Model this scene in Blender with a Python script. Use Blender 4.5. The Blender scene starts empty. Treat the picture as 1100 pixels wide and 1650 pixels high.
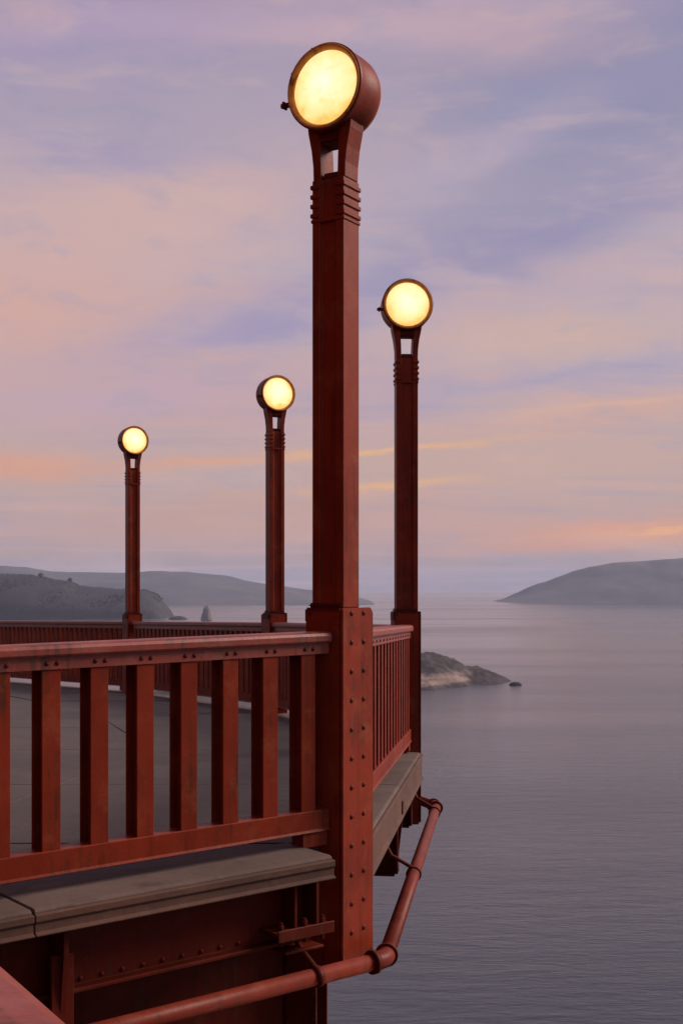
import bpy, bmesh, math, random
from mathutils import Vector, Matrix, noise as mnoise
random.seed(7)
SC = bpy.context.scene
COL = SC.collection
R = math.radians

def lin(r, g, b):
    f = lambda c: (c/255/12.92) if c/255 <= .04045 else ((c/255+.055)/1.055)**2.4
    return (f(r), f(g), f(b), 1.0)

# ------------------------------------------------------------------ camera
F = 2060.0                       # focal length in pixels of the 1100 x 1650 photograph
CX, HY = 550.0, 945.0            # principal column, eye level row
EYE = 70.0
cd = bpy.data.cameras.new('camera'); cam = bpy.data.objects.new('camera', cd); COL.objects.link(cam)
cam.location = (0, 0, EYE); cam.rotation_euler = (R(90), 0, 0)
cd.sensor_fit = 'VERTICAL'; cd.sensor_height = 36; cd.sensor_width = 24
cd.lens = 36*F/1650
cd.shift_y = (HY-825)/1650
cd.clip_start = .05; cd.clip_end = 60000
SC.camera = cam

SC.view_settings.view_transform = 'Standard'; SC.view_settings.look = 'None'
SC.view_settings.exposure = 0.0; SC.view_settings.gamma = 1.0; SC.view_settings.use_curve_mapping = False
SC.cycles.max_bounces = 8; SC.cycles.volume_bounces = 1

# ------------------------------------------------------------------ node helper
class N:
    def __init__(s, tree): s.t = tree
    def new(s, typ, **kw):
        n = s.t.nodes.new(typ)
        for k, v in kw.items(): setattr(n, k, v)
        return n
    def link(s, a, b): s.t.links.new(a, b)
    def put(s, sock, v):
        if isinstance(v, bpy.types.NodeSocket): s.t.links.new(v, sock)
        else: sock.default_value = v
    def m(s, op, a, b=0.0, c=None, clamp=False):
        n = s.new('ShaderNodeMath', operation=op, use_clamp=clamp)
        s.put(n.inputs[0], a); s.put(n.inputs[1], b)
        if c is not None: s.put(n.inputs[2], c)
        return n.outputs[0]
    def mix(s, f, a, b, mode='MIX'):
        n = s.new('ShaderNodeMix', data_type='RGBA', blend_type=mode)
        s.put(n.inputs[0], f); s.put(n.inputs[6], a); s.put(n.inputs[7], b)
        return n.outputs[2]
    def noise(s, vec, scale, detail=4, rough=.5, dist=0.0):
        n = s.new('ShaderNodeTexNoise')
        if vec is not None: s.link(vec, n.inputs['Vector'])
        n.inputs['Scale'].default_value = scale; n.inputs['Detail'].default_value = detail
        n.inputs['Roughness'].default_value = rough; n.inputs['Distortion'].default_value = dist
        return n.outputs[0]
    def map(s, vec, scale=(1, 1, 1), rot=(0, 0, 0), loc=(0, 0, 0)):
        n = s.new('ShaderNodeMapping'); s.link(vec, n.inputs[0])
        n.inputs[1].default_value = loc; n.inputs[2].default_value = rot; n.inputs[3].default_value = scale
        return n.outputs[0]
    def ramp(s, fac, stops, interp='LINEAR'):
        n = s.new('ShaderNodeValToRGB'); s.link(fac, n.inputs[0]); cr = n.color_ramp; cr.interpolation = interp
        while len(cr.elements) > 1: cr.elements.remove(cr.elements[-1])
        cr.elements[0].position = stops[0][0]; cr.elements[0].color = stops[0][1]
        for p, c in stops[1:]:
            e = cr.elements.new(p); e.color = c
        return n.outputs[0]
    def smooth(s, v, a, b):
        n = s.new('ShaderNodeMapRange', interpolation_type='SMOOTHSTEP')
        s.put(n.inputs[0], v); n.inputs[1].default_value = a; n.inputs[2].default_value = b
        return n.outputs[0]

# ------------------------------------------------------------------ sky
SUN_AZ, SUN_EL = 73.0, 32.0     # glow of the set sun, behind the camera on the right
W = bpy.data.worlds.new('World'); SC.world = W; W.use_nodes = True
W.node_tree.nodes.clear(); n = N(W.node_tree)
tc = n.new('ShaderNodeTexCoord'); gen = tc.outputs['Generated']
sx = n.new('ShaderNodeSeparateXYZ'); n.link(gen, sx.inputs[0])
X, Y, Z = sx.outputs
az = n.m('ARCTAN2', X, Y)
el = n.m('ARCSINE', Z)
zc = n.m('MAXIMUM', Z, 0.0)
den = n.m('ADD', zc, .10)
pl = n.new('ShaderNodeCombineXYZ')
n.link(n.m('DIVIDE', X, den), pl.inputs[0]); n.link(n.m('DIVIDE', Y, den), pl.inputs[1])
P = pl.outputs[0]
streak = n.map(P, scale=(.55, 1.9, 1), rot=(0, 0, R(16)))
ns1 = n.noise(streak, 1.1, 6, .55, .5)
ns2 = n.noise(n.map(P, scale=(.6, 2.4, 1), rot=(0, 0, R(9)), loc=(3.1, 7.7, 0)), 1.5, 6, .6, .4)
ns3 = n.noise(n.map(P, scale=(.35, 3.2, 1), rot=(0, 0, R(5)), loc=(9.1, 1.7, 0)), 2.2, 5, .55, .3)
warp = n.m('MULTIPLY', n.m('SUBTRACT', n.noise(n.map(gen, scale=(5, 5, 14)), 1.6, 5, .6), .5), .075)
warp2 = n.m('MULTIPLY', n.m('SUBTRACT', n.noise(n.map(gen, scale=(7, 7, 34), loc=(4, 2, 1)), 2.2, 5, .6), .5), .020)
elw = n.m('ADD', el, warp)
elw2 = n.m('ADD', el, warp2)
elr = n.m('DIVIDE', n.m('ADD', el, n.m('MULTIPLY', warp, .5)), 1.5708)
E = lambda y: math.atan((HY-y)/F)
base = n.ramp(elr, [(0.0, lin(140, 130, 138)), (E(925)/1.5708, lin(150, 137, 143)), (E(870)/1.5708, lin(176, 155, 155)),
                    (E(760)/1.5708, lin(183, 162, 160)), (E(620)/1.5708, lin(183, 166, 171)), (E(420)/1.5708, lin(180, 167, 176)),
                    (E(200)/1.5708, lin(168, 157, 170)), (E(0)/1.5708, lin(157, 147, 166)), (.5, lin(150, 142, 166)), (1.0, lin(126, 128, 158))])
PINK, BLUE, PEACH = lin(202, 170, 166), lin(140, 142, 170), lin(220, 172, 142)
c = n.mix(n.m('MULTIPLY', n.smooth(ns1, .44, .68), .42), base, PINK)
c = n.mix(n.m('MULTIPLY', n.smooth(ns2, .50, .74), .38), c, BLUE)
lowwin = n.m('MULTIPLY', n.smooth(el, .01, .05), n.m('SUBTRACT', 1.0, n.smooth(el, .11, .20)))
c = n.mix(n.m('MULTIPLY', n.m('MULTIPLY', n.smooth(ns3, .56, .72), lowwin), .32), c, PEACH)
def blob(c, px, py, sxp, syp, slope, col, k, fine=False):
    a0, e0 = math.atan((px-CX)/F), E(py)
    da = n.m('SUBTRACT', az, a0)
    de = n.m('SUBTRACT', n.m('SUBTRACT', elw2 if fine else elw, e0), n.m('MULTIPLY', da, -slope))
    u = n.m('DIVIDE', da, sxp/F); v = n.m('DIVIDE', de, syp/F)
    q = n.m('ADD', n.m('MULTIPLY', u, u), n.m('MULTIPLY', v, v))
    g = n.m('MULTIPLY', n.m('EXPONENT', n.m('MULTIPLY', q, -1.0)), k)
    return n.mix(g, c, col)
for a in [
    (30, 500, 260, 120, -.12, lin(210, 173, 162), .72), (250, 340, 320, 90, -.16, lin(206, 178, 172), .8), (330, 640, 330, 60, -.06, lin(196, 164, 164), .6), (520, 850, 420, 40, -.02, lin(192, 160, 156), .6), (850, 740, 330, 50, -.04, lin(196, 168, 158), .7),
    (100, 250, 250, 46, -.05, lin(154, 147, 174), .7), (980, 170, 330, 130, -.30, lin(134, 136, 163), .88),
    (180, 60, 260, 60, -.10, lin(170, 155, 184), .5), (640, 30, 320, 38, -.05, lin(196, 172, 180), .6),
    (820, 395, 330, 48, -.28, lin(145, 141, 168), .72), (430, 515, 240, 36, -.22, lin(156, 149, 176), .75),
    (780, 250, 220, 50, -.35, lin(188, 172, 182), .5),
    (930, 545, 250, 34, -.10, lin(202, 176, 166), .75), (880, 612, 330, 20, -.10, lin(158, 152, 174), .6),
    (960, 670, 260, 18, -.08, lin(206, 170, 156), .6), (200, 640, 260, 26, -.05, lin(184, 164, 178), .5)]:
    c = blob(c, *a)
for a in [
    (600, 728, 190, 7, -.075, lin(226, 184, 148), .85), (330, 747, 130, 9, -.06, lin(214, 168, 148), .7),
    (630, 782, 120, 8, -.07, lin(226, 184, 150), .8), (470, 800, 150, 12, -.05, lin(206, 168, 150), .5),
    (1010, 862, 210, 24, -.03, lin(218, 168, 148), .8), (1080, 858, 90, 4, -.02, lin(234, 186, 152), .7),
    (900, 884, 130, 8, -.02, lin(208, 160, 146), .6), (50, 755, 120, 24, -.03, lin(214, 166, 146), .75),
    (1000, 655, 160, 6, -.06, lin(214, 180, 160), .55), (340, 835, 220, 28, -.02, lin(190, 158, 150), .6)]:
    c = blob(c, *a, fine=True)
sky = n.new('ShaderNodeTexSky', sky_type='NISHITA')
sky.sun_disc = False; sky.sun_elevation = R(SUN_EL); sky.sun_rotation = R(SUN_AZ)
mot = n.noise(n.map(gen, scale=(6, 6, 17), rot=(0, R(8), 0)), 2.4, 7, .62, .6)          # soft mottling inside the cloud sheet
mot2 = n.noise(n.map(gen, scale=(6, 6, 20), rot=(0, R(10), 0), loc=(5, 3, 2)), 1.5, 6, .6, .5)
c = n.mix(n.m('MULTIPLY', n.smooth(mot, .50, .72), .30), c, lin(146, 148, 171))
c = n.mix(n.m('MULTIPLY', n.smooth(mot2, .50, .72), .30), c, lin(208, 180, 172))
hs = n.new('ShaderNodeHueSaturation'); hs.inputs['Saturation'].default_value = 1.26; n.link(c, hs.inputs['Color']); c = hs.outputs[0]
bg = n.new('ShaderNodeBackground'); n.link(c, bg.inputs[0]); bg.inputs[1].default_value = 1.04
bg2 = n.new('ShaderNodeBackground'); n.link(sky.outputs[0], bg2.inputs[0]); bg2.inputs[1].default_value = .006
add = n.new('ShaderNodeAddShader'); n.link(bg.outputs[0], add.inputs[0]); n.link(bg2.outputs[0], add.inputs[1])
wo = n.new('ShaderNodeOutputWorld'); n.link(add.outputs[0], wo.inputs[0])

sd = bpy.data.lights.new('sun', 'SUN'); so = bpy.data.objects.new('sun', sd); COL.objects.link(so)
sd.energy = 4.7; sd.angle = R(25); sd.color = (1.0, .78, .68)
d = Vector((math.sin(R(SUN_AZ))*math.cos(R(SUN_EL)), math.cos(R(SUN_AZ))*math.cos(R(SUN_EL)), math.sin(R(SUN_EL))))
so.rotation_euler = d.to_track_quat('Z', 'Y').to_euler(); so.location = d*40+Vector((0, 0, EYE))

# ------------------------------------------------------------------ materials
def material(name):
    m = bpy.data.materials.new(name); m.use_nodes = True; m.node_tree.nodes.clear()
    k = N(m.node_tree); p = k.new('ShaderNodeBsdfPrincipled'); o = k.new('ShaderNodeOutputMaterial')
    k.link(p.outputs[0], o.inputs[0])
    return m, k, p, o
def paint(name, col, dark, rough=.42, chip=.5, spec=.10):
    m, k, p, o = material(name)
    geo = k.new('ShaderNodeNewGeometry'); pos = geo.outputs['Position']
    n1 = k.noise(pos, 3.5, 6, .6); n2 = k.noise(k.map(pos, scale=(14, 14, 1.2)), 1.0, 5, .6); n3 = k.noise(pos, 38, 4, .6)
    c0 = k.mix(k.m('MULTIPLY', k.smooth(n1, .35, .7), .7), col, dark)
    c0 = k.mix(k.m('MULTIPLY', k.smooth(n2, .52, .74), .55), c0, (dark[0]*.6, dark[1]*.7, dark[2]*.8, 1))
    n4 = k.noise(k.map(pos, scale=(26, 26, 1.6), loc=(3, 1, 7)), 1.0, 4, .6)
    c0 = k.mix(k.m('MULTIPLY', k.m('MULTIPLY', k.smooth(n4, .52, .66), k.smooth(n1, .40, .60)), .85), c0, (.060, .020, .010, 1))
    c0 = k.mix(k.m('MULTIPLY', k.smooth(k.noise(pos, 5, 6, .72), .50, .68), .60), c0, (col[0]*1.15, col[1]*2.1, col[2]*2.6, 1))
    c0 = k.mix(k.m('MULTIPLY', k.smooth(n3, .62, .70), chip), c0, (.075, .024, .014, 1))
    k.link(c0, p.inputs['Base Color'])
    k.link(k.m('ADD', rough-.1, k.m('MULTIPLY', n3, .25)), p.inputs['Roughness'])
    p.inputs['Specular IOR Level'].default_value = spec
    b = k.new('ShaderNodeBump'); b.inputs['Strength'].default_value = .25; b.inputs['Distance'].default_value = .004
    k.link(k.noise(pos, 60, 4, .6), b.inputs['Height']); k.link(b.outputs[0], p.inputs['Normal'])
    return m
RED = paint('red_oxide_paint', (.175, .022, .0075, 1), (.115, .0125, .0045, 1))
RED2 = paint('red_oxide_paint_worn_shaded', (.085, .009, .0035, 1), (.052, .006, .0025, 1), .5, .8)  # more chipped red, its colour also darkened to carry the shade under the deck
TOPP = paint('handrail_paint', (.205, .034, .018, 1), (.150, .024, .013, 1), .40, .6, .42)
PIPE = paint('red_pipe_paint', (.150, .023, .012, 1), (.100, .014, .008, 1), .42)
BRONZE = paint('lamp_bronze', (.60, .27, .07, 1), (.42, .16, .04, 1), .35)

m, k, p, o = material('lamp_glass')
tcg = k.new('ShaderNodeTexCoord')
sg = k.new('ShaderNodeSeparateXYZ'); k.link(tcg.outputs['Object'], sg.inputs[0])
rg = k.m('SQRT', k.m('ADD', k.m('POWER', sg.outputs[0], 2.0), k.m('POWER', k.m('ADD', sg.outputs[2], -.030), 2.0)))   # distance from the bulb behind the glass
oi = k.new('ShaderNodeObjectInfo'); va = k.new('ShaderNodeVectorMath', operation='ADD'); k.link(tcg.outputs['Object'], va.inputs[0])
cv_ = k.new('ShaderNodeCombineXYZ'); k.link(k.m('MULTIPLY', oi.outputs['Random'], 40.0), cv_.inputs[0]); k.link(cv_.outputs[0], va.inputs[1])   # every glass has its own dirt
ng = k.noise(va.outputs[0], 8, 4, .6)
nv = k.noise(va.outputs[0], 17, 5, .65)
rr_ = k.m('ADD', rg, k.m('MULTIPLY', k.m('SUBTRACT', ng, .5), .20))
cg = k.ramp(k.m('DIVIDE', rr_, .22), [(0, (1.0, .90, .66, 1)), (.45, (1.0, .80, .44, 1)), (.80, (1.0, .69, .27, 1)), (1.0, (1.0, .47, .10, 1))])
cg = k.mix(k.m('MULTIPLY', k.smooth(nv, .48, .68), .55), cg, (1.0, .62, .20, 1))
em = p.inputs['Emission Color']; k.link(cg, em); p.inputs['Emission Strength'].default_value = 1.2
p.inputs['Base Color'].default_value = (.6, .5, .3, 1); p.inputs['Roughness'].default_value = .3
GLASS = m

def concrete(name, col, col2, stain):
    m, k, p, o = material(name)
    geo = k.new('ShaderNodeNewGeometry'); pos = geo.outputs['Position']
    n1 = k.noise(pos, 1.6, 6, .6); n2 = k.noise(pos, 24, 5, .65); n3 = k.noise(k.map(pos, scale=(5, 5, 22)), 1.0, 5, .65)
    c0 = k.mix(k.smooth(n1, .3, .7), col, col2)
    c0 = k.mix(k.m('MULTIPLY', k.smooth(n3, .5, .7), .6), c0, stain)
    c0 = k.mix(k.m('MULTIPLY', k.smooth(n2, .5, .75), .35), c0, (col[0]*.5, col[1]*.5, col[2]*.5, 1))
    k.link(c0, p.inputs['Base Color']); p.inputs['Roughness'].default_value = .85
    b = k.new('ShaderNodeBump'); b.inputs['Strength'].default_value = .5; b.inputs['Distance'].default_value = .006
    k.link(n2, b.inputs['Height']); k.link(b.outputs[0], p.inputs['Normal'])
    return m
CONC = concrete('walkway_concrete', (.072, .061, .055, 1), (.054, .046, .041, 1), (.042, .034, .030, 1))
COPE = concrete('coping_concrete', (.098, .066, .053, 1), (.060, .038, .029, 1), (.038, .016, .009, 1))
EDGE = concrete('rusted_edge', (.080, .033, .018, 1), (.045, .017, .009, 1), (.105, .052, .031, 1))

# water
m, k, p, o = material('sea_water')
geo = k.new('ShaderNodeNewGeometry'); pos = geo.outputs['Position']
p.inputs['Base Color'].default_value = (.017, .026, .036, 1); p.inputs['IOR'].default_value = 1.37
band = k.noise(k.map(pos, scale=(.0009, .0034, 1), rot=(0, 0, R(4))), 1.0, 5, .6, .4)
k.link(k.m('ADD', .10, k.m('MULTIPLY', k.smooth(band, .35, .7), .12)), p.inputs['Roughness'])
w1 = k.noise(k.map(pos, scale=(.05, .16, 1), rot=(0, 0, R(-8))), 1.0, 5, .6, .3)
w2 = k.noise(k.map(pos, scale=(.22, .75, 1), rot=(0, 0, R(10))), 1.0, 5, .62, .3)
hgt = k.m('ADD', k.m('MULTIPLY', w1, 2.4), k.m('MULTIPLY', w2, .75))
b = k.new('ShaderNodeBump'); b.inputs['Distance'].default_value = 1.0
k.link(k.m('ADD', .15, k.m('MULTIPLY', k.smooth(band, .35, .7), .13)), b.inputs['Strength'])
k.link(hgt, b.inputs['Height']); k.link(b.outputs[0], p.inputs['Normal'])
WATER = m

def land(name, c1, c2, c3, s):
    m, k, p, o = material(name)
    geo = k.new('ShaderNodeNewGeometry'); pos = geo.outputs['Position']
    n1 = k.noise(pos, .004*s, 6, .62); n2 = k.noise(pos, .03*s, 5, .65)
    c0 = k.mix(k.smooth(n1, .38, .62), c1, c2)
    c0 = k.mix(k.m('MULTIPLY', k.smooth(n2, .48, .70), .7), c0, c3)
    k.link(c0, p.inputs['Base Color']); p.inputs['Roughness'].default_value = .9
    return m
HILL = land('scrub_hill', (.048, .062, .070, 1), (.080, .078, .076, 1), (.028, .040, .046, 1), 1)
WOOD = land('dark_wood', (.011, .012, .013, 1), (.015, .015, .015, 1), (.008, .009, .010, 1), 3)
m, k, p, o = material('headland_rock')
geo = k.new('ShaderNodeNewGeometry'); pos = geo.outputs['Position']
sz = k.new('ShaderNodeSeparateXYZ'); k.link(pos, sz.inputs[0])
n1 = k.noise(k.map(pos, scale=(.03, .03, .35)), 1.0, 6, .6); n2 = k.noise(pos, .12, 6, .65)
zz = k.m('ADD', sz.outputs[2], k.m('MULTIPLY', k.m('SUBTRACT', n2, .5), 7.0))
c0 = k.ramp(k.m('DIVIDE', zz, 20.0), [(0, (.03, .026, .025, 1)), (.07, (.04, .034, .03, 1)), (.13, (.20, .15, .125, 1)),
                                      (.34, (.22, .165, .13, 1)), (.46, (.034, .028, .025, 1)), (.62, (.018, .015, .014, 1)), (1, (.018, .018, .015, 1))])
c0 = k.mix(k.m('MULTIPLY', k.smooth(n1, .48, .64), .7), c0, (.045, .038, .034, 1))
c0 = k.mix(k.smooth(k.m('ADD', sz.outputs[0], k.m('MULTIPLY', k.m('SUBTRACT', n2, .5), 26)), 84, 98), c0, k.mix(n1, (.014, .012, .012, 1), (.034, .029, .028, 1)))   # the bare dark rock of the point
k.link(c0, p.inputs['Base Color']); p.inputs['Roughness'].default_value = .9
ROCKH = m
ROCK = land('sea_rock', (.022, .020, .021, 1), (.045, .040, .038, 1), (.014, .013, .013, 1), 40)
PALE = land('pale_rock', (.16, .15, .145, 1), (.22, .20, .19, 1), (.10, .095, .09, 1), 10)
FOAM = land('foam', (.30, .26, .25, 1), (.4, .36, .36, 1), (.2, .18, .18, 1), 40)
BARK = land('bark', (.05, .04, .03, 1), (.06, .05, .035, 1), (.03, .025, .02, 1), 40)

# ------------------------------------------------------------------ object helpers
def tag(o, label=None, cat=None, group=None, kind=None):
    for kx, v in (('label', label), ('category', cat), ('group', group), ('kind', kind)):
        if v: o[kx] = v
    return o
def link(name, me, mat=None, parent=None, loc=(0, 0, 0), rz=0):
    o = bpy.data.objects.new(name, me); COL.objects.link(o)
    if mat is not None and not me.materials: me.materials.append(mat)
    o.parent = parent; o.location = loc; o.rotation_euler = (0, 0, rz)
    return o
def empty(name, loc=(0, 0, 0), rz=0):
    o = bpy.data.objects.new(name, None); COL.objects.link(o); o.location = loc; o.rotation_euler = (0, 0, rz)
    o.empty_display_size = .2
    return o
def me_from(name, verts, faces, bevel=0.0, smooth=False, seg=1):
    me = bpy.data.meshes.new(name); me.from_pydata([tuple(v) for v in verts], [], faces)
    bm = bmesh.new(); bm.from_mesh(me)
    bmesh.ops.recalc_face_normals(bm, faces=bm.faces)
    if bevel:
        ed = [e for e in bm.edges if len(e.link_faces) == 2 and e.calc_face_angle() > .5]
        bmesh.ops.bevel(bm, geom=ed, offset=bevel, segments=seg, affect='EDGES', clamp_overlap=True)
    if smooth:
        for f in bm.faces: f.smooth = True
    bm.to_mesh(me); bm.free()
    return me
def box(x0, x1, y0, y1, z0, z1):
    v = [(x, y, z) for z in (z0, z1) for y in (y0, y1) for x in (x0, x1)]
    f = [(0, 2, 3, 1), (4, 5, 7, 6), (0, 1, 5, 4), (2, 6, 7, 3), (0, 4, 6, 2), (1, 3, 7, 5)]
    return v, f
def merge(parts):
    V, Fc = [], []
    for v, f in parts:
        b = len(V); V += list(v); Fc += [tuple(i+b for i in q) for q in f]
    return V, Fc
def prism(poly, z0, z1):                      # plan polygon extruded upwards
    m_ = len(poly)
    v = [(x, y, z0) for x, y in poly]+[(x, y, z1) for x, y in poly]
    f = [tuple(range(m_))[::-1], tuple(range(m_, 2*m_))]+[(i, (i+1) % m_, (i+1) % m_+m_, i+m_) for i in range(m_)]
    return v, f
def revolve_y(prof, seg=48):                  # profile (radius, y) turned about the local y axis
    v, f = [], []
    m_ = len(prof)
    for i in range(seg):
        a = 2*math.pi*i/seg
        for r, y in prof: v.append((r*math.cos(a), y, r*math.sin(a)))
    for i in range(seg):
        j = (i+1) % seg
        for q in range(m_-1):
            f.append((i*m_+q, j*m_+q, j*m_+q+1, i*m_+q+1))
    return v, f
def dome(c, nrm, r, seg=8):                   # rivet head
    nrm = Vector(nrm).normalized(); a = nrm.orthogonal().normalized(); b2 = nrm.cross(a)
    v, f = [], []
    for rr, h in ((r, 0), (r*.78, r*.42)):
        for i in range(seg):
            t = 2*math.pi*i/seg; v.append(Vector(c)+a*rr*math.cos(t)+b2*rr*math.sin(t)+nrm*h)
    v.append(Vector(c)+nrm*r*.62)
    for i in range(seg):
        j = (i+1) % seg; f += [(i, j, seg+j, seg+i), (seg+i, seg+j, 2*seg)]
    return v, f
def tube(pts, r, seg=20, caps=True):
    v, f = [], []
    pts = [Vector(q) for q in pts]
    for i, q in enumerate(pts):
        d_ = (pts[min(i+1, len(pts)-1)]-pts[max(i-1, 0)]).normalized()
        a = d_.cross(Vector((0, 0, 1))).normalized(); b2 = a.cross(d_).normalized()
        for s in range(seg):
            t = 2*math.pi*s/seg; v.append(q+a*r*math.cos(t)+b2*r*math.sin(t))
    for i in range(len(pts)-1):
        for s in range(seg):
            s2 = (s+1) % seg; f.append((i*seg+s, i*seg+s2, (i+1)*seg+s2, (i+1)*seg+s))
    if caps: f += [tuple(range(seg))[::-1], tuple(range((len(pts)-1)*seg, len(pts)*seg))]
    return v, f

# ------------------------------------------------------------------ the plan of the lookout walk
Zp, A0 = Vector((.900, -.842)), Vector((-2.702, 4.893))
A, B, C_, D_ = Vector((-.034, 7.0)), Vector((.60, 11.9)), Vector((-.862, 16.6)), Vector((-3.425, 21.0))
E_ = Vector((-7.4, 25.5))
def ztop(y):                                   # rail top: the bridge crests here and falls away on both sides
    return EYE-.24+(.022*(y-7) if y < 7 else -.0235*(y-7))
def frame(P0, P1):
    u = (P1-P0).normalized(); return u, Vector((u.y, -u.x))
def sweep(P0, P1, s0, s1, prof):               # profile (outward, height from rail top) along P0-P1, distances s0..s1
    u, nn = frame(P0, P1); v = []
    for s in (s0, s1):
        q = P0+u*s; zb = ztop(q.y)
        for o_, z in prof: v.append((q.x+nn.x*o_, q.y+nn.y*o_, zb+z))
    m_ = len(prof)
    f = [tuple(range(m_))[::-1], tuple(range(m_, 2*m_))]+[(i, (i+1) % m_, (i+1) % m_+m_, i+m_) for i in range(m_)]
    return v, f

# ------------------------------------------------------------------ water, hills, haze
G = 15800
me = me_from('water', [(-G, -3500, 0), (G, -3500, 0), (G, G, 0), (-G, G, 0)], [(0, 1, 2, 3)])
tag(link('water', me, WATER), kind='structure')

def interp(pts, x):
    if x <= pts[0][0]: return pts[0][1]
    for (xa, ya), (xb, yb) in zip(pts, pts[1:]):
        if x <= xb: return ya+(yb-ya)*(x-xa)/(xb-xa)
    return pts[-1][1]
def hill(name, sil, x0, x1, Dw, Dr, Db, mat, amp, nsc, nx=120, ny=26, foot=.6, seed=0, dw=None):
    v, f = [], []
    for j in range(ny+1):
        t = j/ny
        for i in range(nx+1):
            px = x0+(x1-x0)*i/nx
            Xr = (px-CX)/F*Dr
            h = max(EYE+(HY-interp(sil, px))/F*Dr, -2)
            d0 = dw(px) if dw else Dw
            yy = d0+(Dr-d0)*(t/.5) if t < .5 else Dr+(Db-Dr)*((t-.5)/.5)
            pr = (t/.5)**foot if t < .5 else 1-((t-.5)/.5)**1.6
            nz = mnoise.fractal(Vector((Xr*nsc, yy*nsc, seed)), .9, 2.1, 5)
            z = (h+2)*pr-2+nz*amp*min(1, max(h, 0)/(amp*3+.01))*(1 if .02 < t < .98 else 0)*(1 if abs(t-.5) > .01 else .25)
            if t in (0, 1): z = -2
            v.append((Xr+(0 if t == .5 else nz*amp*.3), yy, z))
    for j in range(ny):
        for i in range(nx):
            a = j*(nx+1)+i; f.append((a, a+1, a+nx+2, a+nx+1))
    return link(name, me_from(name, v, f, smooth=True), mat)
silR = [(765, 985), (782, 973), (796, 970), (815, 964), (850, 946), (880, 937), (905, 929), (935, 919), (960, 912), (985, 907), (1010, 905), (1040, 904), (1100, 899), (1250, 890), (1500, 884), (1800, 900), (2200, 955)]
tag(hill('hill', silR, 765, 2200, 5300, 5900, 6200, HILL, 16, .004, 180, 30, .8, 3), kind='structure')
silF = [(-900, 905), (-300, 915), (0, 912), (40, 913), (80, 920), (130, 922), (200, 923), (250, 921), (300, 921), (340, 925), (400, 936), (440, 942), (500, 951), (560, 959), (590, 966), (608, 975), (625, 985)]
tag(hill('hill', silF, -900, 625, 4750, 6000, 6400, HILL, 14, .004, 180, 30, .8, 9), kind='structure')
silL = [(-1200, 920), (-500, 912), (-100, 920), (0, 925), (40, 926), (66, 929), (90, 935), (110, 937), (130, 945), (180, 949), (235, 951), (252, 958), (263, 968), (270, 980), (276, 999)]
tag(hill('hill', silL, -1200, 276, 2800, 2960, 3080, WOOD, 5, .012, 260, 30, .5, 5), kind='structure')
silH = [(250, 1030), (450, 1028), (600, 1040), (660, 1052), (690, 1053), (712, 1056), (728, 1063), (745, 1073), (752, 1078), (775, 1077), (790, 1082), (803, 1087), (815, 1092), (824, 1097), (832, 1104)]
tag(hill('headland', silH, 250, 832, 0, 955, 1090, ROCKH, 3.4, .05, 320, 60, .75, 2,
         dw=lambda px: interp([(250, 830), (680, 866), (760, 905), (832, 930)], px)), kind='structure')

# low tree canopy over the near dark hill: one mass nobody could count
def clump(c_, r, h, seed):
    rr = random.Random(seed); v = []
    for k_ in range(6):
        a = k_*math.pi/3+rr.random()*.5; q = r*(.8+.4*rr.random()); v.append((c_[0]+q*math.cos(a), c_[1]+q*math.sin(a), c_[2]+h*.25*rr.random()))
    for k_ in range(5):
        a = k_*2*math.pi/5+rr.random()*.5; q = r*(.4+.35*rr.random()); v.append((c_[0]+q*math.cos(a), c_[1]+q*math.sin(a), c_[2]+h*(.6+.25*rr.random())))
    v.append((c_[0], c_[1], c_[2]+h*(.95+.2*rr.random())))
    f = [(6+k_, 6+(k_+1) % 5, 11) for k_ in range(5)]
    f += [(k_, (k_+1) % 6, 6+min(k_, 4)) for k_ in range(6)]+[((k_+1) % 6, 6+(k_+1) % 5, 6+k_) for k_ in range(5)]
    return v, f
cl = []
for i in range(5200):
    px = random.uniform(-700, 262); t = random.random()
    h = EYE+(HY-interp(silL, px))/F*2960
    yy = 2806+(2960-2806)*t if random.random() < .75 else random.uniform(2955, 3000)
    pr = min(1, max(0, (yy-2800)/160))**.5
    cl.append(clump(((px-CX)/F*2960, yy, (h+2)*pr-5), random.uniform(1.6, 3.4), random.uniform(2.5, 5.5), i))
v, f = merge(cl)
tag(link('woodland', me_from('woodland', v, f), WOOD), kind='stuff')

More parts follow.
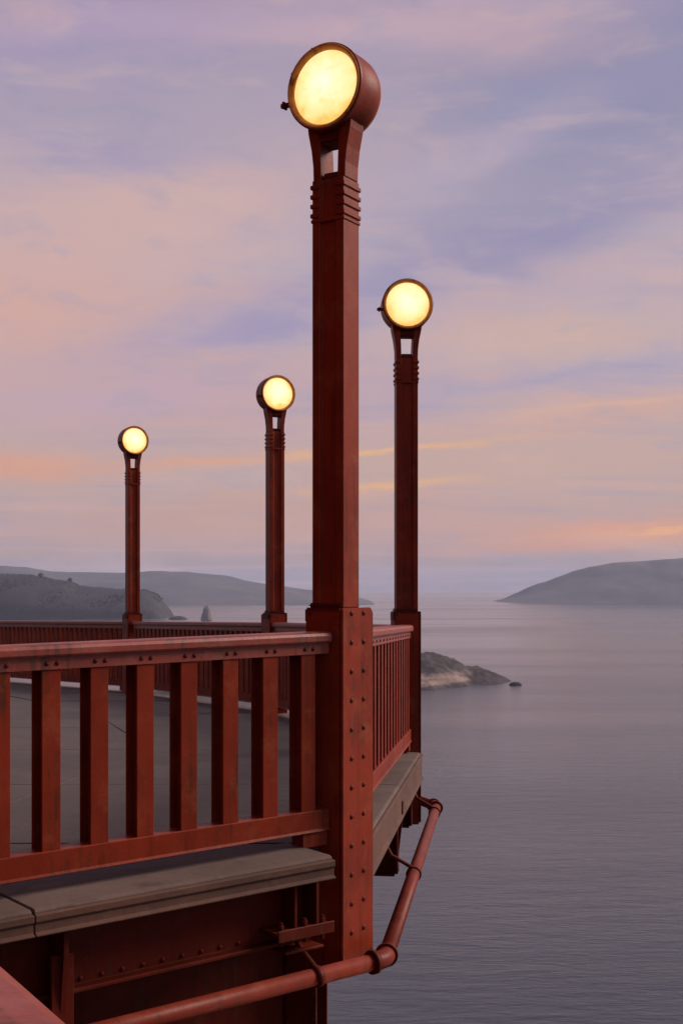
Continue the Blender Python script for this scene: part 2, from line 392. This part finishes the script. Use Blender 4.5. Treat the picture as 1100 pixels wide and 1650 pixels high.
def ridge_tree(px, py_top, h, label, seed):
    rr = random.Random(seed)
    Dn = 2950; zt = EYE+(HY-py_top)/F*Dn; x = (px-CX)/F*Dn
    root = empty('tree', (x, Dn, zt-h)); tag(root, label, 'tree', 'trees on the wooded ridge')
    v, f = [], []
    for j, (z, r) in enumerate(((-2, .7), (h*.35, .5), (h*.75, .2))):
        for i in range(8): v.append((r*math.cos(i*math.pi/4), r*math.sin(i*math.pi/4), z))
    for j in range(2):
        for i in range(8): f.append((j*8+i, j*8+(i+1) % 8, j*8+8+(i+1) % 8, j*8+8+i))
    for q in range(4):                          # limbs
        a = q*1.6; b0 = len(v)
        tv, tf = tube([(0, 0, h*.35+q*.6), (2.2*math.cos(a), 2.2*math.sin(a), h*.6+q*.4)], .16, 5)
        v += tv; f += [tuple(i+b0 for i in w) for w in tf]
    link('trunk', me_from('trunk', v, f), BARK, root)
    cv, cf = [], []
    for q in range(420):
        a = rr.random()*6.28; zz = rr.random(); rad = h*.42*math.sqrt(max(.05, 1-(2*zz-.9)**2))*rr.random()**.4
        cc = Vector((rad*math.cos(a)*1.2, rad*math.sin(a), h*(.35+.65*zz))); e1 = Vector((rr.uniform(-1, 1), rr.uniform(-1, 1), rr.uniform(-1, 1))).normalized()*rr.uniform(.4, .9)
        e2 = e1.orthogonal().normalized()*rr.uniform(.4, .9); b0 = len(cv)
        cv += [cc-e1, cc+e2, cc+e1, cc-e2]; cf.append((b0, b0+1, b0+2, b0+3))
    link('crown', me_from('crown', cv, cf), WOOD, root)
ridge_tree(66, 923, 14, 'rounded tree standing up highest from the ridge of the dark wooded hill', 1)
ridge_tree(113, 931, 12, 'small tree at the step where the dark wooded ridge drops to the right', 2)

def rock(name, px, py0, py1, wpx, label, mat, seed, peak=1.0, group=None, depth=.8):
    Dn = EYE*F/(py0-HY); w = wpx/F*Dn/2; h = (py0-py1)/F*Dn
    bm = bmesh.new(); bmesh.ops.create_icosphere(bm, subdivisions=5, radius=1)
    for q in bm.verts:
        nz = mnoise.ridged_multi_fractal(q.co*1.9+Vector((seed, 0, 0)), .75, 2.1, 6, 1.0, 2.0)*.30-.30
        t = max(q.co.z, 0)
        k_ = 1-.55*peak*t
        q.co = Vector((q.co.x*w*k_*(1+.3*nz), q.co.y*w*depth*k_*(1+.3*nz), (t**(1+peak*.5))*h*(1+.45*nz) if q.co.z > 0 else -1.5))
    me = bpy.data.meshes.new(name); bm.to_mesh(me); bm.free()
    o = link(name, me, mat, None, ((px-CX)/F*Dn, Dn, 0)); tag(o, label, 'rock', group); return o
rock('sea_stack', 333, 999, 977, 18, 'small pale rock standing alone in the water above the far railing', PALE, 4, .35)
rock('low_rock', 287, 998, 993, 30, 'flat dark rock lying off the end of the wooded hill', ROCK, 5, .1)
rock('rock', 830, 1104, 1099, 20, 'low flat rock awash just off the tip of the headland', ROCK, 8, .05)
m = bpy.data.materials.new('haze_air'); m.use_nodes = True; m.node_tree.nodes.clear(); k = N(m.node_tree)
pv = k.new('ShaderNodeVolumePrincipled'); pv.inputs['Color'].default_value = (.66, .78, 1.0, 1); pv.inputs['Density'].default_value = .000052
pv.inputs['Anisotropy'].default_value = 0
mo = k.new('ShaderNodeOutputMaterial'); k.link(pv.outputs[0], mo.inputs['Volume'])
v, f = box(-16000, 16000, -3600, 16000, -3, 240)
hz = link('haze', me_from('haze', v, f), m); tag(hz, kind='stuff')

# ------------------------------------------------------------------ the walkway floor and its edges
FL = -1.165
edge_pts = [(q.y, q.x) for q in (Zp, A0, A, B, C_, D_, E_)]
def xe(y): return interp(edge_pts, y)
def floor_row(parent, ya, yb, seed):
    rr = random.Random(seed); xs = [0.0, 2.3, 4.6, 6.9, 9.2]
    for i in range(len(xs)):
        g = .007
        def px_(y, k_): return xe(y)-.06-xs[k_]-(g if k_ else 0) if k_ < len(xs) else -14.0
        dz = rr.uniform(-.004, .004)
        poly = [(px_(ya, i), ya+g), (px_(yb, i), yb-g), (px_(yb, i+1)+(2*g if i+1 < len(xs) else 0), yb-g), (px_(ya, i+1)+(2*g if i+1 < len(xs) else 0), ya+g)]
        v = [(x, y, ztop(y)+FL+dz) for x, y in poly]+[(x, y, ztop(y)+FL-.07) for x, y in poly]
        link('slab', me_from('slab', v, [(0, 1, 2, 3), (7, 6, 5, 4), (0, 4, 5, 1), (1, 5, 6, 2), (2, 6, 7, 3), (3, 7, 4, 0)], .004), CONC, parent)
def floor_base(name, ys):
    v, f = [], []
    for y in ys: v += [(xe(y)-.40, y, ztop(y)+FL-.075), (-14, y, ztop(y)+FL-.075), (xe(y)-.40, y, ztop(y)+FL-.24), (-14, y, ztop(y)+FL-.24)]
    for i in range(len(ys)-1):
        a = 4*i; f += [(a, a+4, a+5, a+1), (a+2, a+3, a+7, a+6), (a, a+2, a+6, a+4), (a+1, a+5, a+7, a+3)]
    m_ = 4*(len(ys)-1); f += [(0, 1, 3, 2), (m_, m_+2, m_+3, m_+1)]
    o = link(name, me_from(name, v, f), CONC); tag(o, kind='structure'); return o
u0, n0 = frame(A0, A)
walk = floor_base('walkway', [Zp.y, A0.y, 6.998])
walk2 = floor_base('walkway', [7.002, B.y, C_.y, D_.y, E_.y])
yrow = [-.84, 1.1, 3.0, 4.893, 6.998]
for i in range(4): floor_row(walk, yrow[i], yrow[i+1], i)
yrow = [7.002, 9.45, 11.9, 14.25, 16.6, 18.8, 21.0, 23.25, 25.5]
for i in range(8): floor_row(walk2, yrow[i], yrow[i+1], 10+i)

def coping(P0, P1, cuts, prof, edge, parent):
    for s0, s1 in zip(cuts, cuts[1:]):
        v, f = sweep(P0, P1, s0+.005, s1-.005, prof); link('coping_stone', me_from('coping_stone', v, f, .006), COPE, parent)
        v, f = sweep(P0, P1, s0+.002, s1-.002, edge); link('edge_channel', me_from('edge_channel', v, f, .004), EDGE, parent)
cop_near = [(-.12, -1.145), (.270, -1.15), (.284, -1.158), (.284, -1.255), (-.12, -1.255)]
edg_near = [(.286, -1.168), (.306, -1.172), (.306, -1.205), (.296, -1.212), (.296, -1.252), (.312, -1.256), (.312, -1.268), (.286, -1.268)]
L0 = (A-A0).length
coping(A0, A, [.35, L0-1.9, L0-.235], cop_near, edg_near, walk)
coping(Zp, A0, [.2, 2.4, 4.6, 6.3], cop_near, edg_near, walk)
cop_r = [(-.14, -1.162), (.130, -1.168), (.148, -1.176), (.148, -1.30), (-.14, -1.30)]
edg_r = [(.150, -1.180), (.172, -1.184), (.172, -1.205), (.160, -1.212), (.160, -1.385), (.174, -1.39), (.174, -1.415), (.150, -1.415)]
for P0, P1, s0 in ((A, B, .22), (B, C_, .2), (C_, D_, .2), (D_, E_, .2)):
    L = (P1-P0).length
    coping(P0, P1, [s0, L*.5, L-.18], cop_r, edg_r, walk2)

# girders and brackets below
def beam(name, P0, P1, s0, s1, prof, label, cat, mat=RED2, group=None, bev=.004):
    v, f = sweep(P0, P1, s0, s1, prof); o = link(name, me_from(name, v, f, bev), mat); tag(o, label, cat, group); return o
ib = lambda o_, z0, z1, w: [(o_-w, z1), (o_-w, z1-.02), (o_-.01, z1-.02), (o_-.01, z0+.02), (o_-w, z0+.02), (o_-w, z0), (o_+w, z0), (o_+w, z0+.02), (o_+.01, z0+.02), (o_+.01, z1-.02), (o_+w, z1-.02), (o_+w, z1)]
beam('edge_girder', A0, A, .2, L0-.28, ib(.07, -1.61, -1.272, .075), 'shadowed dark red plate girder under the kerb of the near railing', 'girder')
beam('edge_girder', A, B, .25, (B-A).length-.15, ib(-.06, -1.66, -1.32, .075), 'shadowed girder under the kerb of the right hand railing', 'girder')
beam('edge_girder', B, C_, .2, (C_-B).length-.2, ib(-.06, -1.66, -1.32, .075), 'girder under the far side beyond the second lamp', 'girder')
# unseen tower leg beyond the left frame edge, added to shade left-facing steel
root = empty('shade_tower_leg', (-10.5, 3.5, 40)); tag(root, 'huge dark red stepped tower leg, unseen, added to block light from the left', 'tower')
def stepped(w, l, c_):
    q = [(-w, -l+2*c_), (-w+c_, -l+2*c_), (-w+c_, -l+c_), (-w+2*c_, -l+c_), (-w+2*c_, -l)]
    return q+[(-x, y) for x, y in q[::-1]]+[(-x, -y) for x, y in q]+[(x, -y) for x, y in q[::-1]]
for nm, w, l, za, zb in (('lower_shaft', 4.2, 9.0, 0, 75), ('upper_shaft', 3.7, 8.2, 75, 150)):
    v, f = prism(stepped(w, l, .45), za, zb); link(nm, me_from(nm, v, f), RED, root)
for z in range(36, 150, 6):
    k_ = 0 if z < 75 else .65
    v, f = prism(stepped(4.26-k_, 9.06-k_*1.2, .45), z, z+.5); link('splice_band', me_from('splice_band', v, f), RED, root)
for o_, P0, P1, s1, zt, zb_, oo in ((bpy.data.objects['edge_girder'], A0, A, L0-.30, -1.31, -1.565, .081), (bpy.data.objects['edge_girder.001'], A, B, (B-A).length-.2, -1.36, -1.61, -.049)):
    u, nn = frame(P0, P1); rv = []; s_ = s1-.06
    while s_ > .3:
        q = P0+u*s_+nn*oo
        for z in (zt, zb_): rv.append(dome((q.x, q.y, ztop(q.y)+z), (nn.x, nn.y, 0), .0135))
        s_ -= .11
    v, f = merge(rv); tag(link('rivets', me_from('rivets', v, f, smooth=True), RED2, o_), kind='stuff')
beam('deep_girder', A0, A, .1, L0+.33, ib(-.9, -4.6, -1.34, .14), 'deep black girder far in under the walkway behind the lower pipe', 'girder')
lb = 0
def bracket(P0, P1, s, o1, z0, label):
    u, nn = frame(P0, P1); q = P0+u*s; zb = ztop(q.y)
    root = empty('deck_bracket', (q.x, q.y, zb), math.atan2(nn.y, nn.x)); tag(root, label, 'bracket', 'brackets under the walkway')
    poly = [(-.75, -1.29), (o1, -1.29), (o1, -1.40), (o1-.05, z0), (-.75, z0)]
    v = [(x, -.012, z) for x, z in poly]+[(x, .012, z) for x, z in poly]; m_ = len(poly)
    f = [tuple(range(m_))[::-1], tuple(range(m_, 2*m_))]+[(i, (i+1) % m_, (i+1) % m_+m_, i+m_) for i in range(m_)]
    link('web_plate', me_from('web_plate', v, f), RED2, root)
    v, f = box(o1-.055, o1-.035, -.055, .055, z0, -1.40); link('end_flange', me_from('end_flange', v, f, .003), RED2, root)
    v, f = box(-.75, o1-.06, -.055, .055, z0-.018, z0-.001); link('bottom_flange', me_from('bottom_flange', v, f, .003), RED2, root)
    return root
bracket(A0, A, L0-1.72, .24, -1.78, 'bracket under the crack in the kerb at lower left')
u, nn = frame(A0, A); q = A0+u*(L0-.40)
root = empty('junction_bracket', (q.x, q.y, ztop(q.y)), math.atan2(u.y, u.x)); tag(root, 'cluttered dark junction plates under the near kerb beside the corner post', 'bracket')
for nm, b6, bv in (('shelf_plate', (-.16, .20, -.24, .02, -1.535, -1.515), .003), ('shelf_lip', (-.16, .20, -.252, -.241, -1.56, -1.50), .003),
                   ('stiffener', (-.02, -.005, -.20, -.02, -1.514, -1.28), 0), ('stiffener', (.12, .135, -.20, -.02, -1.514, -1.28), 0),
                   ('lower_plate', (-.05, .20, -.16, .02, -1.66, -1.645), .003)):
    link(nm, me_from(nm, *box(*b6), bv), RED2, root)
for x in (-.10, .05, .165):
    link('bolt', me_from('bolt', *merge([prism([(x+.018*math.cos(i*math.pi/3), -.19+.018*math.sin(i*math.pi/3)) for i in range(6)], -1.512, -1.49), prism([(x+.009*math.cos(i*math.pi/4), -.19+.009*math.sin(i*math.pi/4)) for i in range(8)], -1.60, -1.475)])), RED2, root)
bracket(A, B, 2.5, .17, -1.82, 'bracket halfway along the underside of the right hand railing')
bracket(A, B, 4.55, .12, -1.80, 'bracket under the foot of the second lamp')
# leg of the bridge under the corner
root = empty('support_leg', (-.215, 7.92, 58), R(-20)); tag(root, 'dark red riveted leg going down below the corner of the walkway', 'leg')
v, f = prism([(-.10, -.10), (.10, -.10), (.10, -.085), (.03, -.085), (.03, .085), (.10, .085), (.10, .10), (-.10, .10), (-.10, .085), (-.03, .085), (-.03, -.085), (-.10, -.085)], 0, 10.3)
link('leg_section', me_from('leg_section', v, f), RED2, root)
rv = [dome((sx_*.075, -.101, 6+.16*i), (0, -1, 0), .015) for i in range(26) for sx_ in (-1, 1)]
v, f = merge(rv); tag(link('rivets', me_from('rivets', v, f, smooth=True), RED2, root), kind='stuff')

# ------------------------------------------------------------------ railings
bal_poly = [(-.0475, -.047), (.0475, -.047), (.0475, -.036), (.009, -.036), (.009, .056), (.0475, .056), (.0475, .066), (-.0475, .066), (-.0475, .056), (-.009, .056), (-.009, -.036), (-.0475, -.036)]
v, f = prism(bal_poly, -.965, -.115)
BAL = me_from('baluster', v, f)
bm = bmesh.new(); bm.from_mesh(BAL)
bmesh.ops.bevel(bm, geom=[e for e in bm.edges if abs(e.verts[0].co.x) > .04 and abs(e.verts[1].co.x) > .04 and abs(e.verts[0].co.z-e.verts[1].co.z) > .5], offset=.003, segments=1, affect='EDGES')
bm.to_mesh(BAL); bm.free(); BAL.materials.append(RED)
top_prof = [(-.080, -.024), (-.074, -.010), (-.060, -.003), (-.03, 0), (.03, 0), (.060, -.003), (.074, -.010), (.080, -.024), (.080, -.050), (.074, -.060), (.054, -.063), (.054, -.120), (-.054, -.120), (-.054, -.063), (-.074, -.060), (-.080, -.050)]
bot_prof = [(-.058, -.958), (.058, -.958), (.058, -1.062), (.066, -1.066), (.066, -1.074), (-.066, -1.074), (-.066, -1.066), (-.058, -1.062)]
def railing(P0, P1, s0, s1, first, label, step=.247):
    u, nn = frame(P0, P1); mid = P0+u*(s0+s1)/2
    root = empty('railing', (mid.x, mid.y, ztop(mid.y)+FL)); tag(root, label, 'railing')
    off = -Vector(root.location)
    def part(name, vf, bev=0.0, mat=RED, sm=False):
        o = link(name, me_from(name, vf[0], vf[1], bev, smooth=sm), mat, root); o.location = off; return o
    part('top_rail', sweep(P0, P1, s0, s1, top_prof), 0, TOPP)
    part('bottom_rail', sweep(P0, P1, s0, s1, bot_prof), .004)
    s = first; rv = []
    rz = math.atan2(u.y, u.x)
    while s > s0+.06:
        if s < s1-.05:
            q = P0+u*s
            link('baluster', BAL, None, root, Vector((q.x, q.y, ztop(q.y)))+off, rz)
            for e in (-.026, .026):
                q2 = q+u*e+nn*.0535; rv.append(dome((q2.x, q2.y, ztop(q.y)-.092), (nn.x, nn.y, 0), .0125))
        s -= step
    # short feet that carry the bottom rail over the kerb
    for s in (s0+.12, s1-.09):
        q = P0+u*s; zb = ztop(q.y); w = []
        for z in (-1.150, -1.072):
            for a, b2 in ((-.08, -.05), (.08, -.05), (.08, .05), (-.08, .05)):
                t = q+u*a+nn*b2; w.append((t.x, t.y, zb+z))
        part('foot', (w, [(0, 3, 2, 1), (4, 5, 6, 7), (0, 1, 5, 4), (1, 2, 6, 5), (2, 3, 7, 6), (3, 0, 4, 7)]))
    o = part('rivets', merge(rv), 0, RED2, True); tag(o, kind='stuff')
    return root
LB, LC, LD, LE = (B-A).length, (C_-B).length, (D_-C_).length, (E_-D_).length
railing(A0, A, .12, L0-.085, L0-.218, 'near red railing with wide upright bars running from left to the corner post')
railing(A, B, .20, LB-.14, LB-.28, 'railing seen edge-on between the riveted corner post and the second lamp')
railing(B, C_, .12, LC-.12, LC-.25, 'far shaded railing behind the bars, between the second and third lamps', .165)
railing(C_, D_, .12, LD-.12, LD-.25, 'far shaded railing between the two smallest lamps', .165)
railing(D_, E_, .12, LE, LE-.1, 'farthest railing running off left beyond the smallest lamp', .165)
railing(Zp, A0, .0, (A0-Zp).length-.14, (A0-Zp).length-.3, 'railing at the photographer side, only its top rail crossing the lower left corner')

# ------------------------------------------------------------------ corner posts and lamps
def copy_tree(o, parent=None):
    c2 = o.copy(); COL.objects.link(c2); c2.parent = parent
    for ch in list(o.children): copy_tree(ch, c2)
    return c2
def make_post():
    root = empty('corner_post')
    v, f = box(-.12, .106, -.124, .201, -1.84, .105); link('post_box', me_from('post_box', v, f, .008, seg=2), RED, root)
    pl_ = [(-.128, -1.82), (.205, -1.82), (.205, .095), (.180, .125), (-.128, .125)]
    v = [(.1065, y, z) for y, z in pl_]+[(.122, y, z) for y, z in pl_]; m_ = len(pl_)
    f = [tuple(range(m_)), tuple(range(m_, 2*m_))]+[(i, (i+1) % m_, (i+1) % m_+m_, i+m_) for i in range(m_)]
    link('cover_plate', me_from('cover_plate', v, f, .005, seg=2), RED, root)
    rv = []
    for i in range(12):
        z = .095-.158*i
        for y in (-.035, .095): rv.append(dome((.1215, y, z), (1, 0, 0), .0165))
        rv.append(dome((-.09, -.1235, z), (0, -1, 0), .0135))
    v, f = merge(rv); tag(link('rivets', me_from('rivets', v, f, smooth=True), RED2, root), kind='stuff')
    cpoly = merge([box(-.134, .098, -.112, .112, .04, .125), box(-.118, .098, -.10, .10, .124, .150)])
    link('collar', me_from('collar', *cpoly, .010, seg=2), RED2, root)
    return root
HZ = 2.958
def make_lamp():
    root = empty('lamp_post')
    a, b2 = .1, .085
    pts = [(-a, -b2), (-.05, -b2), (-.044, -b2+.016), (.044, -b2+.016), (.05, -b2), (a, -b2), (a, b2), (.05, b2), (.044, b2-.016), (-.044, b2-.016), (-.05, b2), (-a, b2)]
    v, f = prism(pts, .125, 2.47); link('shaft', me_from('shaft', v, f, .004), RED, root)
    v, f = box(.052, .109, -.094, .094, -.012, .012); fin = me_from('fin', v, f, .004); fin.materials.append(RED)
    for i in range(4):
        for s in (0, 1):
            o = link('fin', fin, None, root, (0, 0, 2.275+.052*i), math.pi*s)
    v, f = box(-.106, .106, -.091, .091, 2.235, 2.255); link('band', me_from('band', v, f, .004), RED, root)
    # two uprights that flare to the saddle
    for s in (-1, 1):
        prof = [(.052, 2.47), (.101, 2.47), (.103, 2.55), (.114, 2.64), (.134, 2.735), (.138, 2.77), (.138, 2.81), (.07, 2.81), (.060, 2.68), (.056, 2.60)]
        v = [(s*x, -.072, z) for x, z in prof]+[(s*x, .072, z) for x, z in prof]; m_ = len(prof)
        f = [tuple(range(m_)), tuple(range(m_, 2*m_))]+[(i, (i+1) % m_, (i+1) % m_+m_, i+m_) for i in range(m_)]
        link('neck_upright', me_from('neck_upright', v, f, .004), RED, root)
    v, f = box(-.122, .122, -.066, .066, 2.668, 2.778); link('saddle', me_from('saddle', v, f, .012, seg=2), RED2, root)
    v, f = box(-.047, .047, -.048, .048, 2.469, 2.512); link('web_block', me_from('web_block', v, f, .004), RED2, root)
    # drum head with a lit round glass on both sides
    prof = [(.0, -.085), (.2285, -.085), (.2285, -.126), (.231, -.130), (.235, -.124), (.236, -.112), (.231, -.098), (.231, -.03), (.2325, .04), (.230, .085), (.220, .118), (.2105, .126), (.2105, .085), (.0, .085)]
    v, f = revolve_y(prof, 56); head = link('lamp_head', me_from('lamp_head', v, f, smooth=True), RED, root, (0, 0, HZ))
    rim = [(.199, -.098), (.1995, -.110), (.213, -.134), (.221, -.140), (.2275, -.136), (.2280, -.098)]
    for s in (0, 1):
        v, f = revolve_y(rim+[rim[0]], 56); o = link('rim', me_from('rim', v, f, smooth=True), BRONZE, head, (0, 0 if s == 0 else -.012, 0), math.pi*s)
        if s: o.scale = (.958, 1, .958)
        lens = [(.2005, -.106)]+[(.2*math.cos(t*math.pi/12), -.106-.022*math.sin(t*math.pi/12)) for t in range(1, 6)]+[(.0005, -.128)]
        v, f = revolve_y(lens, 56); link('lamp_glass', me_from('lamp_glass', v, f, smooth=True), GLASS, head, (0, 0 if s == 0 else -.012, 0), math.pi*s).scale = (.958 if s else 1, 1, .958 if s else 1)
    v, f = merge([box(-.285, -.225, -.122, -.100, -.065, -.040), box(-.27, -.255, -.13, -.092, -.072, -.033)])
    link('latch', me_from('latch', v, f, .003), RED2, head)
    v, f = merge([dome((.2225*math.cos(q), -.1385, .2225*math.sin(q)), (0, -1, 0), .007) for q in [i*math.pi/4+.3 for i in range(8)]])
    tag(link('screws', me_from('screws', v, f), BRONZE, head), kind='stuff')
    return root
post0, lamp0 = make_post(), make_lamp()
spots = [(A+Vector((.002, .05)), 31, 'nearest and tallest lamp, its lit round glass turned left, above the riveted post',
          'riveted pinkish red corner post carrying the nearest lamp'),
         (B, -5, 'second largest lamp, at the far end of the edge-on railing on the right', 'dark corner post under the second largest lamp'),
         (C_, -24, 'third lamp, between the big lamp and the smallest lamp', 'dark post under the third lamp on the far railing'),
         (D_, -27, 'smallest and leftmost lamp, in front of the dark wooded hill', 'dark post under the smallest lamp on the far railing')]
for i, (q, th, l1, l2) in enumerate(spots):
    lp = lamp0 if i == 0 else copy_tree(lamp0); pp = post0 if i == 0 else copy_tree(post0)
    for o in (lp, pp): o.location = (q.x, q.y, ztop(q.y)); o.rotation_euler = (0, 0, -R(th))
    tag(lp, l1, 'street lamp', 'lamps along the lookout railing'); tag(pp, l2, 'post', 'posts of the lookout railing')
pp = copy_tree(post0); pp.location = (A0.x, A0.y, ztop(A0.y)); pp.rotation_euler = (0, 0, -R(52))
tag(pp, 'plain post where the near railing meets the photographer side railing', 'post', 'posts of the lookout railing')

# ------------------------------------------------------------------ pipe slung outside the kerb
def offpt(Pa, Pb, Pc, o1, o2):
    _, na = frame(Pa, Pb); _, nb = frame(Pb, Pc)
    det = na.x*nb.y-na.y*nb.x
    x = (o1*nb.y-na.y*o2)/det; y = (na.x*o2-o1*nb.x)/det
    return Pb+Vector((x, y))
PZ = -1.765
def p3(q): return Vector((q.x, q.y, ztop(q.y)+PZ))
ca = p3(offpt(A0, A, B, .255, .28)); cb = p3(offpt(A, B, C_, .28, .28)); cc = p3(offpt(B, C_, D_, .28, .28)); c0 = p3(offpt(Zp, A0, A, .255, .255)); cz = p3(Zp+frame(Zp, A0)[1]*.255)
cb.z += .07
root = empty('outer_pipe', ca); tag(root, 'pinkish red pipe slung outside the walkway, bending round the foot of the corner post', 'pipe')
off = -Vector(root.location)
def ppart(name, vf, mat=PIPE, sm=True):
    o = link(name, me_from(name, *vf, smooth=False), mat, root); o.location = off
    for pg in o.data.polygons: pg.use_smooth = sm and len(pg.vertices) == 4
    return o
def toward(a, b3, d_): return a+(b3-a).normalized()*d_
PR = .045
for a, b3 in ((cz, c0), (c0, ca), (ca, cb), (cb, cc)):
    ppart('pipe_run', tube([toward(a, b3, .075), toward(b3, a, .075)], PR, 24))
for a, cnr, b3 in ((cz, c0, ca), (c0, ca, cb), (ca, cb, cc)):
    q0, q1 = toward(cnr, a, .076), toward(cnr, b3, .076)
    pts = [(q0*(1-t)**2+cnr*2*t*(1-t)+q1*t**2) for t in [i/8 for i in range(9)]]
    ppart('elbow', tube(pts, PR*1.12, 24))
    for q, w in ((q0, a), (q1, b3)):
        ppart('flange', tube([toward(q, w, -.004), toward(q, w, .022)], PR*1.42, 24), RED2)
for a, b3, fr in ((c0, ca, .30), (c0, ca, .86), (ca, cb, .42), (ca, cb, .93)):
    q = a.lerp(b3, fr); ppart('clamp', tube([toward(q, b3, -.02), toward(q, b3, .02)], PR*1.22, 24), RED2)
    side = (b3-a).cross(Vector((0, 0, 1))).normalized()
    ppart('hanger', tube([q+Vector((0, 0, .04)), q-side*.16+Vector((0, 0, .13)), q-side*.30+Vector((0, 0, .40))], .014, 8), RED2, False)
